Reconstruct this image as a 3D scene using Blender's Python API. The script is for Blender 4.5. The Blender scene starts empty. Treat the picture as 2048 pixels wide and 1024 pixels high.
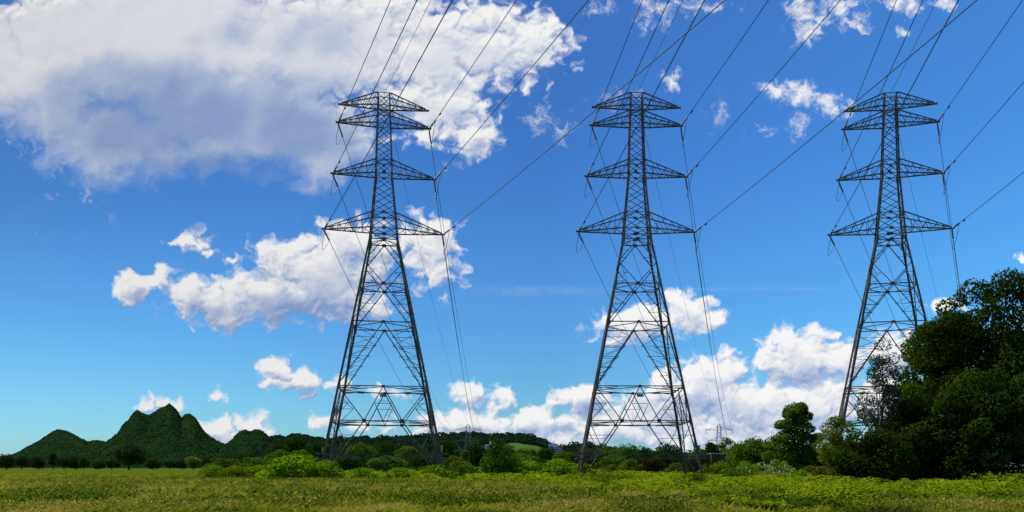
import bpy, math, random
import numpy as np
from mathutils import Vector, Matrix

# ------------------------------------------------------------------ camera, sky, sun, exposure
S = bpy.context.scene
COL = S.collection
F = 1800.0; X0 = 1150.0; HY = 933.0; CAMZ = 1.95; W = 2048.0; H = 1024.0
cam = bpy.data.cameras.new("camera"); camo = bpy.data.objects.new("camera", cam); COL.objects.link(camo)
cam.sensor_width = 36.0; cam.lens = F / W * 36.0
cam.shift_x = (W / 2 - X0) / W
cam.shift_y = (HY - H / 2) / W
cam.clip_start = 0.5; cam.clip_end = 20000
camo.location = (0, 0, CAMZ); camo.rotation_euler = (math.radians(90), 0, 0)
S.camera = camo
S.view_settings.view_transform = 'Standard'; S.view_settings.look = 'None'
S.view_settings.exposure = 0.0; S.view_settings.gamma = 1.0

SUN_EL = math.radians(50); SUN_AZ = math.radians(-52)      # azimuth clockwise from +Y, negative = to the left
sl = bpy.data.lights.new("sun", 'SUN'); sl.energy = 4.8; sl.angle = math.radians(0.5); sl.color = (1.0, 0.95, 0.86)
so = bpy.data.objects.new("sun", sl); COL.objects.link(so)
sdir = Vector((math.sin(SUN_AZ) * math.cos(SUN_EL), math.cos(SUN_AZ) * math.cos(SUN_EL), math.sin(SUN_EL)))
so.rotation_euler = sdir.to_track_quat('Z', 'Y').to_euler(); so.location = (-60, 40, 90)

wd = bpy.data.worlds.new("World"); S.world = wd; wd.use_nodes = True
wd.cycles.sampling_method = 'MANUAL'; wd.cycles.sample_map_resolution = 256
class NT:
    def __init__(s, nt): s.nt = nt
    def n(s, t, **k):
        nd = s.nt.nodes.new(t)
        for a, b in k.items(): setattr(nd, a, b)
        return nd
    def put(s, sock, v):
        if isinstance(v, bpy.types.NodeSocket): s.nt.links.new(v, sock)
        elif v is not None: sock.default_value = v
    def m(s, op, a, b=None, c=None, clamp=False):
        nd = s.n('ShaderNodeMath', operation=op, use_clamp=clamp)
        for i, v in enumerate((a, b, c)):
            if v is not None: s.put(nd.inputs[i], v)
        return nd.outputs[0]
    def v(s, op, a, b=None, c=None):
        nd = s.n('ShaderNodeVectorMath', operation=op)
        for i, x in enumerate((a, b, c)):
            if x is not None: s.put(nd.inputs[i], x)
        return nd.outputs['Value'] if op in ('LENGTH', 'DOT_PRODUCT') else nd.outputs[0]
    def ss(s, x, a, b, lo=0.0, hi=1.0):
        nd = s.n('ShaderNodeMapRange', interpolation_type='SMOOTHSTEP')
        s.put(nd.inputs[0], x); s.put(nd.inputs[1], a); s.put(nd.inputs[2], b); s.put(nd.inputs[3], lo); s.put(nd.inputs[4], hi)
        return nd.outputs[0]
    def lin(s, x, a, b, lo=0.0, hi=1.0):
        nd = s.n('ShaderNodeMapRange')
        s.put(nd.inputs[0], x); s.put(nd.inputs[1], a); s.put(nd.inputs[2], b); s.put(nd.inputs[3], lo); s.put(nd.inputs[4], hi)
        return nd.outputs[0]
    def noise(s, vec, scale, detail=6, rough=0.55, dim='2D', col=False, w=None):
        nd = s.n('ShaderNodeTexNoise', noise_dimensions=dim)
        s.put(nd.inputs['Vector'], vec); nd.inputs['Scale'].default_value = scale
        nd.inputs['Detail'].default_value = detail; nd.inputs['Roughness'].default_value = rough
        return nd.outputs['Color'] if col else nd.outputs[0]
    def mix(s, f, a, b):
        nd = s.n('ShaderNodeMix', data_type='RGBA')
        s.put(nd.inputs[0], f); s.put(nd.inputs[6], a); s.put(nd.inputs[7], b)
        return nd.outputs[2]
    def ramp(s, f, stops, interp='LINEAR'):
        nd = s.n('ShaderNodeValToRGB'); nd.color_ramp.interpolation = interp
        el = nd.color_ramp.elements
        while len(el) > 1: el.remove(el[0])
        for i, (p, c) in enumerate(stops):
            e = el[0] if i == 0 else el.new(p)
            e.position = p; e.color = (*c, 1) if len(c) == 3 else c
        s.put(nd.inputs[0], f)
        return nd.outputs[0]
    def blobs(s, vec, lst, big=9.0):
        """field = max over ellipses of w*(1-|p-c|/r); units are hundreds of pixels of sky direction"""
        cur = None
        for (cx, cy, rx, ry, w) in lst:
            q = s.v('MULTIPLY_ADD', vec, (100 / rx, 100 / ry, 0), (-cx / rx, -cy / ry, 0))
            L = s.m('MULTIPLY_ADD', s.v('LENGTH', q), -w, w)
            if cur is None: cur = L
            else:
                nd = s.n('ShaderNodeMath', operation='SMOOTH_MAX'); s.put(nd.inputs[0], cur); s.put(nd.inputs[1], L); nd.inputs[2].default_value = 0.12
                cur = nd.outputs[0]
        return cur

CLOUDS = [ # cx, cy, rx, ry, weight : bearing and height of each cumulus heap
 (300,70,420,200,1.1),(120,60,200,120,1),(10,120,110,110,.75),(470,225,340,125,1),(220,270,190,95,.8),(640,260,150,110,.95),
 (700,70,280,180,1.15),(860,110,190,170,1.1),(970,90,150,130,1),(1070,90,95,80,.95),(890,210,120,100,1),(950,275,75,50,.85),
 (330,310,130,50,.5),(630,305,110,45,.55),(55,150,130,110,.95),(540,275,140,62,.85),(120,225,120,85,.85),(420,290,120,55,.7),(10,180,70,50,.6),(1060,150,50,40,.5),
 (640,545,190,105,1.1),(560,590,190,75,1),(450,600,150,65,1),(700,490,130,65,1),(390,590,95,55,.9),(268,575,50,48,1),(315,558,45,34,.9),
 (850,490,95,75,.9),(870,540,70,60,.7),(385,485,50,32,.8),(345,487,30,12,.5),(418,510,28,14,.45),(460,520,22,10,.5),(460,635,110,40,.8),(690,600,130,60,.9),
 (553,738,44,40,.9),(602,760,46,34,.8),(560,770,60,26,.55),(625,785,30,20,.6),(690,765,48,26,.65),(436,793,30,20,.7),(290,812,26,24,.8),(322,806,24,18,.7),(350,820,28,26,.8),
 (430,862,75,30,.95),(500,850,46,38,.95),(480,880,110,30,.9),(640,842,60,18,.6),(770,785,60,20,.5),(700,850,120,18,.4),
 (950,790,66,34,.95),(1008,803,36,28,.85),(925,850,150,42,1),(1060,848,120,40,1),(1160,797,80,36,1),(1000,880,230,34,.9),(1215,855,150,60,.95),
 (1330,840,170,75,1),(1400,770,100,75,1.1),(1340,780,70,50,1),(1440,750,75,58,1.05),(1500,810,170,85,1),(1600,720,112,78,1.15),(1578,695,66,58,1),(1680,728,75,60,1.05),
 (1620,810,170,90,1),(1450,875,260,60,.9),(1790,710,80,70,.9),(1760,800,110,70,.9),
 (1250,655,85,46,1),(1310,645,85,48,1),(1370,622,58,62,1.1),(1422,640,50,38,1),(1900,612,50,20,.8),(2048,520,20,18,.7),(1660,672,30,16,.6)]
WISPS = [(1618,62,44,50,1),(1600,15,40,40,.9),(1680,15,80,36,1),(1705,50,40,20,.8),(1800,8,60,26,.9),(1890,4,46,22,1),(1808,62,22,12,.7),
 (1545,178,44,26,.9),(1600,185,60,28,1),(1655,205,46,26,.95),(1700,222,30,16,.7),(1340,160,26,34,.8),(1310,15,80,40,.55),(1290,50,40,26,.5),(1410,12,70,24,.7),
 (1595,250,34,34,.4),(1432,228,30,30,.2),(1100,240,60,60,.42),(1225,190,50,26,.4),(1200,20,60,30,.5),(1330,10,50,24,.6),(1530,260,40,16,.35),
 (130,330,130,70,.18),(50,250,90,60,.25),(900,330,30,18,.3)]
SHADE = [(330,240,400,140,1.25),(590,250,210,130,1.2),(430,330,330,80,1.0),(620,80,140,70,.3),(470,75,110,35,.3),(900,70,60,30,.15),
 (600,625,260,65,1),(560,560,90,40,.4),(730,560,150,70,.5),(440,625,120,34,.6),(275,592,44,22,.7),(1580,755,110,30,.85),(1420,815,110,34,.7),(1340,830,120,34,.8),
 (1250,690,70,22,.5),(1180,815,70,24,.8),(1050,860,60,20,.7),(960,865,60,20,.7),(1130,858,40,20,.9),(1500,865,120,18,.9),(1650,850,80,20,.6),(610,790,60,18,.9),(480,885,80,16,.4),(690,775,40,16,.9)]
SOFT = [(300,300,520,170,1.4),(330,120,460,170,1.4),(620,330,160,80,1.3),(50,160,220,160,1.3)]

def build_world():
    g = bpy.data.node_groups.new("cloud_field", 'ShaderNodeTree')
    g.interface.new_socket("P", in_out='INPUT', socket_type='NodeSocketVector')
    for nm in ("D", "Capped", "Smooth"): g.interface.new_socket(nm, in_out='OUTPUT', socket_type='NodeSocketFloat')
    G = NT(g); gi = G.n('NodeGroupInput'); go = G.n('NodeGroupOutput')
    P = gi.outputs[0]
    wv = G.v('SUBTRACT', G.noise(P, 2.2, 3, .5, col=True), (.5, .5, .5))
    Pw = G.v('MULTIPLY_ADD', wv, (.55, .40, 0), P)
    d = G.blobs(Pw, CLOUDS)
    n1 = G.noise(Pw, 2.3, 8, .55)
    vo = G.n('ShaderNodeTexVoronoi', voronoi_dimensions='2D', feature='SMOOTH_F1'); G.put(vo.inputs['Vector'], Pw)
    vo.inputs['Scale'].default_value = 3.6; vo.inputs['Smoothness'].default_value = .5
    puff = G.m('SUBTRACT', .45, vo.outputs['Distance'])
    nn = G.m('ADD', G.m('MULTIPLY', G.m('SUBTRACT', n1, .5), 1.25), G.m('MULTIPLY', puff, .34))
    dd = G.m('MAXIMUM', d, -1.0)
    full = G.m('ADD', dd, nn)
    cap = G.n('ShaderNodeMath', operation='SMOOTH_MIN'); G.put(cap.inputs[0], full); cap.inputs[1].default_value = .78; cap.inputs[2].default_value = .5
    G.put(go.inputs[0], full); G.put(go.inputs[1], cap.outputs[0])
    ns = G.noise(Pw, 1.15, 5, .5)
    G.put(go.inputs[2], G.m('ADD', dd, G.m('MULTIPLY', G.m('SUBTRACT', ns, .5), .95)))
    T = NT(wd.node_tree); nt = wd.node_tree; nt.nodes.clear()
    out = T.n('ShaderNodeOutputWorld'); bg = T.n('ShaderNodeBackground'); nt.links.new(bg.outputs[0], out.inputs[0])
    bg.inputs[1].default_value = 0.10
    tc = T.n('ShaderNodeTexCoord'); D = tc.outputs['Generated']
    sep = T.n('ShaderNodeSeparateXYZ'); T.put(sep.inputs[0], D)
    ay = T.m('MAXIMUM', T.m('ABSOLUTE', sep.outputs[1]), .02)
    u = T.m('MULTIPLY_ADD', T.m('DIVIDE', sep.outputs[0], ay), F / 100, X0 / 100)
    vv = T.m('MULTIPLY_ADD', T.m('DIVIDE', sep.outputs[2], ay), -F / 100, HY / 100)
    cb = T.n('ShaderNodeCombineXYZ'); T.put(cb.inputs[0], u); T.put(cb.inputs[1], vv); P = cb.outputs[0]
    def field(off):
        gn = T.n('ShaderNodeGroup', node_tree=g); T.put(gn.inputs[0], T.v('ADD', P, off) if off else P); return gn.outputs
    D0 = field(None); D1 = field((-.10, -.22, 0)); D2 = field((-.02, -.06, 0))
    soft = T.m('MAXIMUM', T.blobs(P, SOFT), 0.0, clamp=True)
    DS = D0[2]; cov1 = T.ss(D0[0], .10, .50); cov2 = T.ss(DS, -.12, .50)
    sm = T.ss(soft, .02, .45); cov = T.m('ADD', T.m('MULTIPLY', cov1, T.m('SUBTRACT', 1.0, sm)), T.m('MULTIPLY', cov2, sm))
    wn = T.noise(T.v('MULTIPLY_ADD', T.v('SUBTRACT', T.noise(P, 1.6, 4, .6, col=True), (.5, .5, .5)), (1.1, .9, 0), P), 2.6, 10, .66)
    wd_ = T.m('ADD', T.blobs(T.v('MULTIPLY_ADD', T.v('SUBTRACT', T.noise(P, 3.0, 4, .6, col=True), (.5, .5, .5)), (.7, .6, 0), P), WISPS), T.m('MULTIPLY', T.m('SUBTRACT', wn, .5), 2.1))
    wc = T.ss(wd_, .10, .95)
    # thin old contrails near the middle of the sky
    lnz = T.noise(T.v('MULTIPLY', P, (.5, 6, 0)), 1.0, 5, .6)
    con = T.m('MULTIPLY', T.ss(T.blobs(P, [(1060,582,230,16,1),(1500,578,260,6,1),(940,612,110,5,.8)]), 0, .8), T.m('MULTIPLY', lnz, .13))
    cover = T.m('MAXIMUM', T.m('MAXIMUM', cov, T.m('MULTIPLY', wc, .95)), con, clamp=True)
    rel = T.m('MULTIPLY', T.m('SUBTRACT', D0[1], D1[1]), .62)
    rel2 = T.m('MULTIPLY', T.m('SUBTRACT', D0[1], D2[1]), .8)
    relf = T.m('MULTIPLY', T.m('ADD', rel, rel2), T.lin(soft, 0, .4, 1.0, .12))
    shn = T.m('MULTIPLY_ADD', T.m('SUBTRACT', T.noise(P, 1.1, 3, .45), .5), .8, T.blobs(P, SHADE))
    sh = T.ss(shn, -.15, .95)
    lit = T.m('SUBTRACT', T.m('ADD', T.lin(soft, 0, .5, .80, .82), relf), T.m('MULTIPLY', sh, T.lin(soft, 0, .4, .36, .52)), clamp=True)
    ccol = T.ramp(lit, [(0, (.22, .32, .56)), (.3, (.28, .38, .63)), (.6, (.50, .57, .73)), (.85, (.79, .80, .85)), (1, (.92, .92, .93))])
    sky = T.n('ShaderNodeTexSky', sky_type='NISHITA', sun_disc=False, sun_elevation=SUN_EL, sun_rotation=SUN_AZ, altitude=100, air_density=1.0, dust_density=.3, ozone_density=2.0)
    el = T.m('ARCSINE', sep.outputs[2])
    tint = T.ramp(T.lin(el, 0, .55), [(0, (.33, .66, .95)), (.12, (.31, .68, 1.0)), (.3, (.28, .66, 1.05)), (.6, (.24, .58, 1.04)), (1, (.27, .58, 1.02))])
    skc = T.v('MULTIPLY', sky.outputs[0], tint)
    # deeper blue to the left, lighter to the right
    side = T.m('MULTIPLY', T.lin(u, 0, 13, T.lin(vv, 4.0, 8.6, .73, 1.08), 1.0), T.lin(u, 11, 20.5, 1.0, 1.55))
    skc = T.v('MULTIPLY', skc, T.n('ShaderNodeCombineXYZ').outputs[0]) if False else skc
    skc = T.v('MULTIPLY', skc, T.mix(T.lin(u, 11, 20.5, 0, 1), (1, 1, 1, 1), (1.05, 1.12, 1.0, 1)))
    sc = T.n('ShaderNodeVectorMath', operation='SCALE'); T.put(sc.inputs[0], skc); T.put(sc.inputs[3], side)
    cc = T.n('ShaderNodeVectorMath', operation='SCALE'); T.put(cc.inputs[0], ccol); T.put(cc.inputs[3], T.lin(u, 1.0, 13.0, 8.5, 10.0))
    nt.links.new(T.mix(cover, sc.outputs[0], cc.outputs[0]), bg.inputs[0])
build_world()
S.cycles.max_bounces = 6; S.cycles.transparent_max_bounces = 6

# ------------------------------------------------------------------ helpers
RNG = np.random.default_rng(7)
def P2(px, Y): return (px - X0) / F * Y                     # bearing -> metres at distance Y
def tag(o, label=None, cat=None, group=None, kind=None):
    if label: o['label'] = label
    if cat: o['category'] = cat
    if group: o['group'] = group
    if kind: o['kind'] = kind
    return o
def empty(name, loc=(0, 0, 0), rz=0.0):
    o = bpy.data.objects.new(name, None); COL.objects.link(o); o.location = loc; o.rotation_euler = (0, 0, rz); o.empty_display_size = .3
    return o
def link(name, me, mat=None, parent=None, loc=None):
    o = bpy.data.objects.new(name, me); COL.objects.link(o)
    if mat and not me.materials: me.materials.append(mat)
    if parent: o.parent = parent
    if loc: o.location = loc
    return o
def npmesh(name, V, idx, nper, attr=None, midx=None, smooth=False):
    """V (n,3); idx flat loop indices; nper = verts per face (const)"""
    V = np.asarray(V, dtype=np.float32); idx = np.asarray(idx, dtype=np.int32).ravel()
    me = bpy.data.meshes.new(name); nf = len(idx) // nper
    me.vertices.add(len(V)); me.vertices.foreach_set('co', V.ravel())
    me.loops.add(len(idx)); me.loops.foreach_set('vertex_index', idx)
    me.polygons.add(nf); me.polygons.foreach_set('loop_start', np.arange(nf, dtype=np.int32) * nper)
    try: me.polygons.foreach_set('loop_total', np.full(nf, nper, dtype=np.int32))
    except Exception: pass
    if midx is not None: me.polygons.foreach_set('material_index', np.asarray(midx, dtype=np.int32))
    if attr is not None:
        a = me.attributes.new('tone', 'FLOAT', 'FACE'); a.data.foreach_set('value', np.asarray(attr, dtype=np.float32))
    me.update(calc_edges=True)
    if smooth: me.polygons.foreach_set('use_smooth', np.ones(nf, dtype=bool))
    me.validate()
    return me
class MB:
    def __init__(s): s.v = []; s.f = []
    def quadprism(s, a, b, w1, w2=None, up=None, h=None):
        a = Vector(a); b = Vector(b); d = b - a
        if d.length < 1e-6: return
        d.normalize(); up = Vector(up) if up else (Vector((0, 0, 1)) if abs(d.z) < .9 else Vector((0, 1, 0)))
        x = d.cross(up).normalized(); y = x.cross(d).normalized()
        w2 = w1 if w2 is None else w2; hh = 1.0 if h is None else h / w1
        i = len(s.v)
        for p, w in ((a, w1), (b, w2)):
            for sx, sy in ((-1, -1), (1, -1), (1, 1), (-1, 1)): s.v.append(p + x * sx * w / 2 + y * sy * w / 2 * hh)
        s.f += [(i, i+3, i+2, i+1), (i+4, i+5, i+6, i+7)] + [(i+k, i+(k+1) % 4, i+4+(k+1) % 4, i+4+k) for k in range(4)]
    def angle(s, a, b, w, t, ex, ey):
        """L-section angle iron with flanges along ex and ey"""
        a = Vector(a); b = Vector(b); ex = Vector(ex).normalized(); ey = Vector(ey).normalized()
        prof = [ex*0 + ey*0, ex*w, ex*w + ey*t, ex*t + ey*t, ex*t + ey*w, ey*w]
        i = len(s.v)
        for p in (a, b):
            for q in prof: s.v.append(p + q)
        n = 6
        s.f += [tuple(i+k for k in range(n))[::-1], tuple(i+n+k for k in range(n))] + [(i+k, i+(k+1) % n, i+n+(k+1) % n, i+n+k) for k in range(n)]
    def box(s, c, d):
        c = Vector(c); s.quadprism(c - Vector((0, 0, d[2]/2)), c + Vector((0, 0, d[2]/2)), d[0], up=(0, 1, 0), h=d[1])
    def tube(s, pts, r, n=6, cap=True):
        pts = [Vector(p) for p in pts]; i0 = len(s.v); m = len(pts)
        rs = r if isinstance(r, (list, tuple)) else [r] * m
        for k, p in enumerate(pts):
            d = (pts[min(k+1, m-1)] - pts[max(k-1, 0)]).normalized()
            up = Vector((0, 0, 1)) if abs(d.z) < .95 else Vector((1, 0, 0))
            x = d.cross(up).normalized(); y = x.cross(d)
            for j in range(n):
                t = 2 * math.pi * j / n; s.v.append(p + (x * math.cos(t) + y * math.sin(t)) * rs[k])
        for k in range(m - 1):
            for j in range(n): s.f.append((i0+k*n+j, i0+k*n+(j+1) % n, i0+(k+1)*n+(j+1) % n, i0+(k+1)*n+j))
        if cap: s.f += [tuple(i0+j for j in range(n))[::-1], tuple(i0+(m-1)*n+j for j in range(n))]
    def build(s, name, mat, parent=None, smooth=False):
        me = bpy.data.meshes.new(name); me.from_pydata([tuple(v) for v in s.v], [], s.f); me.update()
        if smooth:
            for p in me.polygons: p.use_smooth = True
        return link(name, me, mat, parent)
def hash2(i, j, seed):
    n = (i.astype(np.int64) * 374761393 + j.astype(np.int64) * 668265263 + seed * 974634777) & 0x7fffffff
    n = ((n ^ (n >> 13)) * 1274126177) & 0x7fffffff
    return ((n ^ (n >> 16)) & 0xffff) / 65535.0
def vnoise(x, y, seed=0):
    xi = np.floor(x); yi = np.floor(y); fx = x - xi; fy = y - yi
    fx = fx*fx*(3-2*fx); fy = fy*fy*(3-2*fy); xi = xi.astype(np.int64); yi = yi.astype(np.int64)
    a = hash2(xi, yi, seed); b = hash2(xi+1, yi, seed); c = hash2(xi, yi+1, seed); d = hash2(xi+1, yi+1, seed)
    return (a*(1-fx)+b*fx)*(1-fy) + (c*(1-fx)+d*fx)*fy
def fbm(x, y, seed=0, oct=5, gain=.5):
    r = 0; a = 1; t = 0
    for k in range(oct): r = r + a * vnoise(x * 2**k, y * 2**k, seed + k * 17); t += a; a *= gain
    return r / t

# ------------------------------------------------------------------ materials
def newmat(name):
    m = bpy.data.materials.new(name); m.use_nodes = True; nt = m.node_tree; nt.nodes.clear()
    T = NT(nt); o = T.n('ShaderNodeOutputMaterial'); return m, T, o
def foliage_mat(name, dark, light, trans=.35, scale=.35, gloss=.12, hue=None, rough=.6):
    m, T, o = newmat(name)
    at = T.n('ShaderNodeAttribute', attribute_name='tone'); oi = T.n('ShaderNodeObjectInfo')
    tc = T.n('ShaderNodeTexCoord')
    n = T.noise(tc.outputs['Object'], scale, 3, .6, dim='3D')
    k = T.m('ADD', T.m('MULTIPLY', at.outputs['Fac'], .55), T.m('MULTIPLY_ADD', T.m('SUBTRACT', n, .5), 1.3, .22), clamp=True)
    c = T.mix(k, (*dark, 1), (*light, 1))
    hs = T.n('ShaderNodeHueSaturation'); T.put(hs.inputs['Color'], c)
    T.put(hs.inputs['Hue'], T.lin(oi.outputs['Random'], 0, 1, .485, .515)); T.put(hs.inputs['Value'], T.lin(oi.outputs['Random'], 0, 1, .85, 1.15))
    c = hs.outputs[0]
    b = T.n('ShaderNodeBsdfPrincipled'); T.put(b.inputs['Base Color'], c); b.inputs['Roughness'].default_value = rough
    b.inputs['Specular IOR Level'].default_value = gloss * .6 if gloss > .12 else 0.0
    tr = T.n('ShaderNodeBsdfTranslucent')
    T.put(tr.inputs['Color'], T.v('MULTIPLY', c, (1.15, 1.25, .55)))
    mx = T.n('ShaderNodeMixShader'); mx.inputs[0].default_value = trans
    T.nt.links.new(b.outputs[0], mx.inputs[1]); T.nt.links.new(tr.outputs[0], mx.inputs[2]); T.nt.links.new(mx.outputs[0], o.inputs[0])
    return m
def simple_mat(name, c, rough=.7, metal=0.0, c2=None, scale=2.0, bump=0.0):
    m, T, o = newmat(name)
    b = T.n('ShaderNodeBsdfPrincipled'); b.inputs['Roughness'].default_value = rough; b.inputs['Metallic'].default_value = metal
    b.inputs['Specular IOR Level'].default_value = 0.0 if rough > .86 else .35
    tc = T.n('ShaderNodeTexCoord')
    if c2:
        n = T.noise(tc.outputs['Object'], scale, 6, .6, dim='3D')
        T.put(b.inputs['Base Color'], T.mix(T.ss(n, .35, .65), (*c, 1), (*c2, 1)))
    else: b.inputs['Base Color'].default_value = (*c, 1)
    if bump:
        bp = T.n('ShaderNodeBump'); bp.inputs['Strength'].default_value = bump
        T.put(bp.inputs['Height'], T.noise(tc.outputs['Object'], scale * 2, 6, .6, dim='3D')); T.nt.links.new(bp.outputs[0], b.inputs['Normal'])
    T.nt.links.new(b.outputs[0], o.inputs[0]); return m
M = dict(
 steel=simple_mat('weathered_steel', (.085, .068, .054), .75, 0, (.19, .16, .13), .9),
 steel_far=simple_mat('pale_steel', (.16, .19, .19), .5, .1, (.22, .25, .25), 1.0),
 wire=simple_mat('wire_aluminium', (.045, .05, .06), .5, .4),
 glass=simple_mat('insulator_brown', (.08, .07, .065), .5, 0, (.15, .14, .14), 5),
 yellow=simple_mat('yellow_enamel', (.72, .42, .01), .4, 0, (.6, .35, .02), 3),
 plate=simple_mat('grey_plate', (.10, .11, .10), .5, 0, (.28, .28, .26), 4),
 bark=simple_mat('bark', (.055, .042, .03), .9, 0, (.11, .09, .065), 6, .5),
 palebark=simple_mat('pale_bark', (.28, .26, .22), .85, 0, (.12, .11, .1), 5, .4),
 white=simple_mat('white_render', (.78, .77, .75), .6, 0, (.66, .65, .63), 1),
 brick=simple_mat('red_wall', (.38, .10, .07), .8, 0, (.45, .16, .12), 1),
 grey=simple_mat('grey_concrete', (.30, .29, .32), .8, 0, (.22, .21, .25), .5),
 pane=simple_mat('window_pane', (.04, .05, .07), .15),
 shed=simple_mat('shed_roof', (.42, .40, .42), .6, 0, (.3, .29, .3), 1),
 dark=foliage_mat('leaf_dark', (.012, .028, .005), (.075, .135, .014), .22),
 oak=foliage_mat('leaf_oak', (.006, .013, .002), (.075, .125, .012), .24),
 oaklit=foliage_mat('leaf_oak_sunlit', (.010, .024, .002), (.13, .21, .012), .34),  # lighter copy of the oak leaf; sunlight on the crown put into the colour
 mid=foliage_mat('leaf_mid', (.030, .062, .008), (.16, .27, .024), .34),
 bright=foliage_mat('leaf_bright', (.045, .10, .006), (.34, .47, .020), .38, 1.6),
 sycamore=foliage_mat('leaf_sycamore', (.03, .075, .010), (.20, .34, .03), .42, .8),
 olive=foliage_mat('leaf_olive', (.06, .075, .008), (.24, .27, .025), .36, .6),
 brown=foliage_mat('leaf_brown', (.022, .020, .008), (.075, .062, .02), .2, .6),
 bluegreen=foliage_mat('leaf_bluegreen', (.012, .030, .012), (.065, .12, .030), .2),
 silver=foliage_mat('leaf_silver', (.025, .03, .02), (.16, .185, .13), .25, 1.0, .1),
 mount=foliage_mat('leaf_mountain', (.009, .032, .012), (.048, .105, .020), .12, .02),
 scrub=foliage_mat('leaf_farwood', (.013, .030, .020), (.042, .078, .036), .16, .02),  # bluish cast of distance haze put into the leaf colour
 fern=foliage_mat('fern', (.045, .10, .003), (.42, .52, .022), .38, .8, .1),
 weed=foliage_mat('weed', (.035, .07, .005), (.14, .21, .014), .35, .6),
 blossom=simple_mat('blossom_white', (.62, .62, .40), .7),
 gold=simple_mat('petal_yellow', (.85, .62, .02), .6),
 rust=foliage_mat('dock_seed', (.12, .03, .012), (.26, .08, .03), .2, 1.5),
)
def grass_mat():
    m, T, o = newmat('grass_blades')
    at = T.n('ShaderNodeAttribute', attribute_name='tone'); tc = T.n('ShaderNodeTexCoord')
    n = T.noise(T.v('MULTIPLY', tc.outputs['Object'], (.7, .35, 0)), .35, 5, .65, dim='3D')
    k = T.m('ADD', T.m('MULTIPLY', at.outputs['Fac'], .62), T.m('MULTIPLY_ADD', T.m('SUBTRACT', n, .5), 2.9, .16), clamp=True)
    c = T.ramp(k, [(0, (.06, .09, .004)), (.30, (.21, .245, .009)), (.60, (.41, .39, .017)), (.88, (.52, .45, .05)), (1, (.54, .37, .14))])
    b = T.n('ShaderNodeBsdfPrincipled'); T.put(b.inputs['Base Color'], c); b.inputs['Roughness'].default_value = .65; b.inputs['Specular IOR Level'].default_value = .2
    tr = T.n('ShaderNodeBsdfTranslucent'); T.put(tr.inputs['Color'], c)
    mx = T.n('ShaderNodeMixShader'); mx.inputs[0].default_value = .35
    T.nt.links.new(b.outputs[0], mx.inputs[1]); T.nt.links.new(tr.outputs[0], mx.inputs[2]); T.nt.links.new(mx.outputs[0], o.inputs[0])
    return m
M['grass'] = grass_mat()
def field_mat():
    m, T, o = newmat('field')
    tc = T.n('ShaderNodeTexCoord'); P = tc.outputs['Object']
    n = T.noise(T.v('MULTIPLY', P, (.35, .12, 0)), .12, 6, .6, dim='3D'); n2 = T.noise(P, 1.7, 8, .7, dim='3D'); n3 = T.noise(P, .01, 4, .5, dim='3D')
    k = T.m('ADD', T.m('MULTIPLY', n, .7), T.m('MULTIPLY', n2, .35), clamp=True)
    c = T.ramp(k, [(.25, (.050, .080, .006)), (.5, (.095, .125, .010)), (.75, (.14, .15, .018))])
    c = T.mix(T.ss(n3, .4, .6), c, T.v('MULTIPLY', c, (.8, .95, .7)))
    b = T.n('ShaderNodeBsdfPrincipled'); T.put(b.inputs['Base Color'], c); b.inputs['Roughness'].default_value = 1; b.inputs['Specular IOR Level'].default_value = 0
    bp = T.n('ShaderNodeBump'); bp.inputs['Strength'].default_value = .8; bp.inputs['Distance'].default_value = .3; T.put(bp.inputs['Height'], n2); T.nt.links.new(bp.outputs[0], b.inputs['Normal'])
    T.nt.links.new(b.outputs[0], o.inputs[0]); return m
M['field'] = field_mat()
def mountain_mat(name, a, b_, rock, amt):
    m, T, o = newmat(name)
    tc = T.n('ShaderNodeTexCoord'); P = tc.outputs['Object']
    n = T.noise(P, .09, 8, .7, dim='3D'); n2 = T.noise(T.v('MULTIPLY', P, (1, 1, .35)), .02, 5, .6, dim='3D')
    c = T.mix(T.ss(n, .38, .66), (*a, 1), (*b_, 1))
    c = T.mix(T.m('MULTIPLY', T.ss(n2, .54 , .64), amt), c, (*rock, 1))
    b = T.n('ShaderNodeBsdfPrincipled'); T.put(b.inputs['Base Color'], c); b.inputs['Roughness'].default_value = 1; b.inputs['Specular IOR Level'].default_value = 0
    bp = T.n('ShaderNodeBump'); bp.inputs['Strength'].default_value = 1.0; bp.inputs['Distance'].default_value = 9; T.put(bp.inputs['Height'], n); T.nt.links.new(bp.outputs[0], b.inputs['Normal'])
    T.nt.links.new(b.outputs[0], o.inputs[0]); return m
M['mountain'] = mountain_mat('mountain_green', (.008, .026, .010), (.030, .065, .016), (.065, .055, .022), .55)
M['hill'] = mountain_mat('hill_green', (.014, .030, .012), (.035, .06, .018), (.04, .05, .02), .3)
M['meadow'] = simple_mat('meadow_green', (.06, .115, .022), .95, 0, (.085, .145, .03), .02)

# ------------------------------------------------------------------ ground
def ground():
    nx, ny = 160, 150
    ys = np.concatenate([np.linspace(-120, 160, 90), np.geomspace(165, 9000, ny - 90)])
    xs = np.concatenate([-np.geomspace(9000, 130, 40), np.linspace(-125, 125, nx - 80), np.geomspace(130, 9000, 40)])
    X, Y = np.meshgrid(xs, ys)
    Z = .22 * (fbm(X * .08, Y * .08, 3) - .5) * np.clip((Y - 5) / 20, 0, 1) * np.clip((400 - Y) / 200, 0, 1)
    V = np.stack([X, Y, Z], -1).reshape(-1, 3); I = np.arange(nx * ny).reshape(ny, nx)
    idx = np.stack([I[:-1, :-1], I[:-1, 1:], I[1:, 1:], I[1:, :-1]], -1)
    me = npmesh('ground', V, idx, 4, smooth=True)
    tag(link('ground', me, M['field']), kind='structure')
ground()

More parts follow.
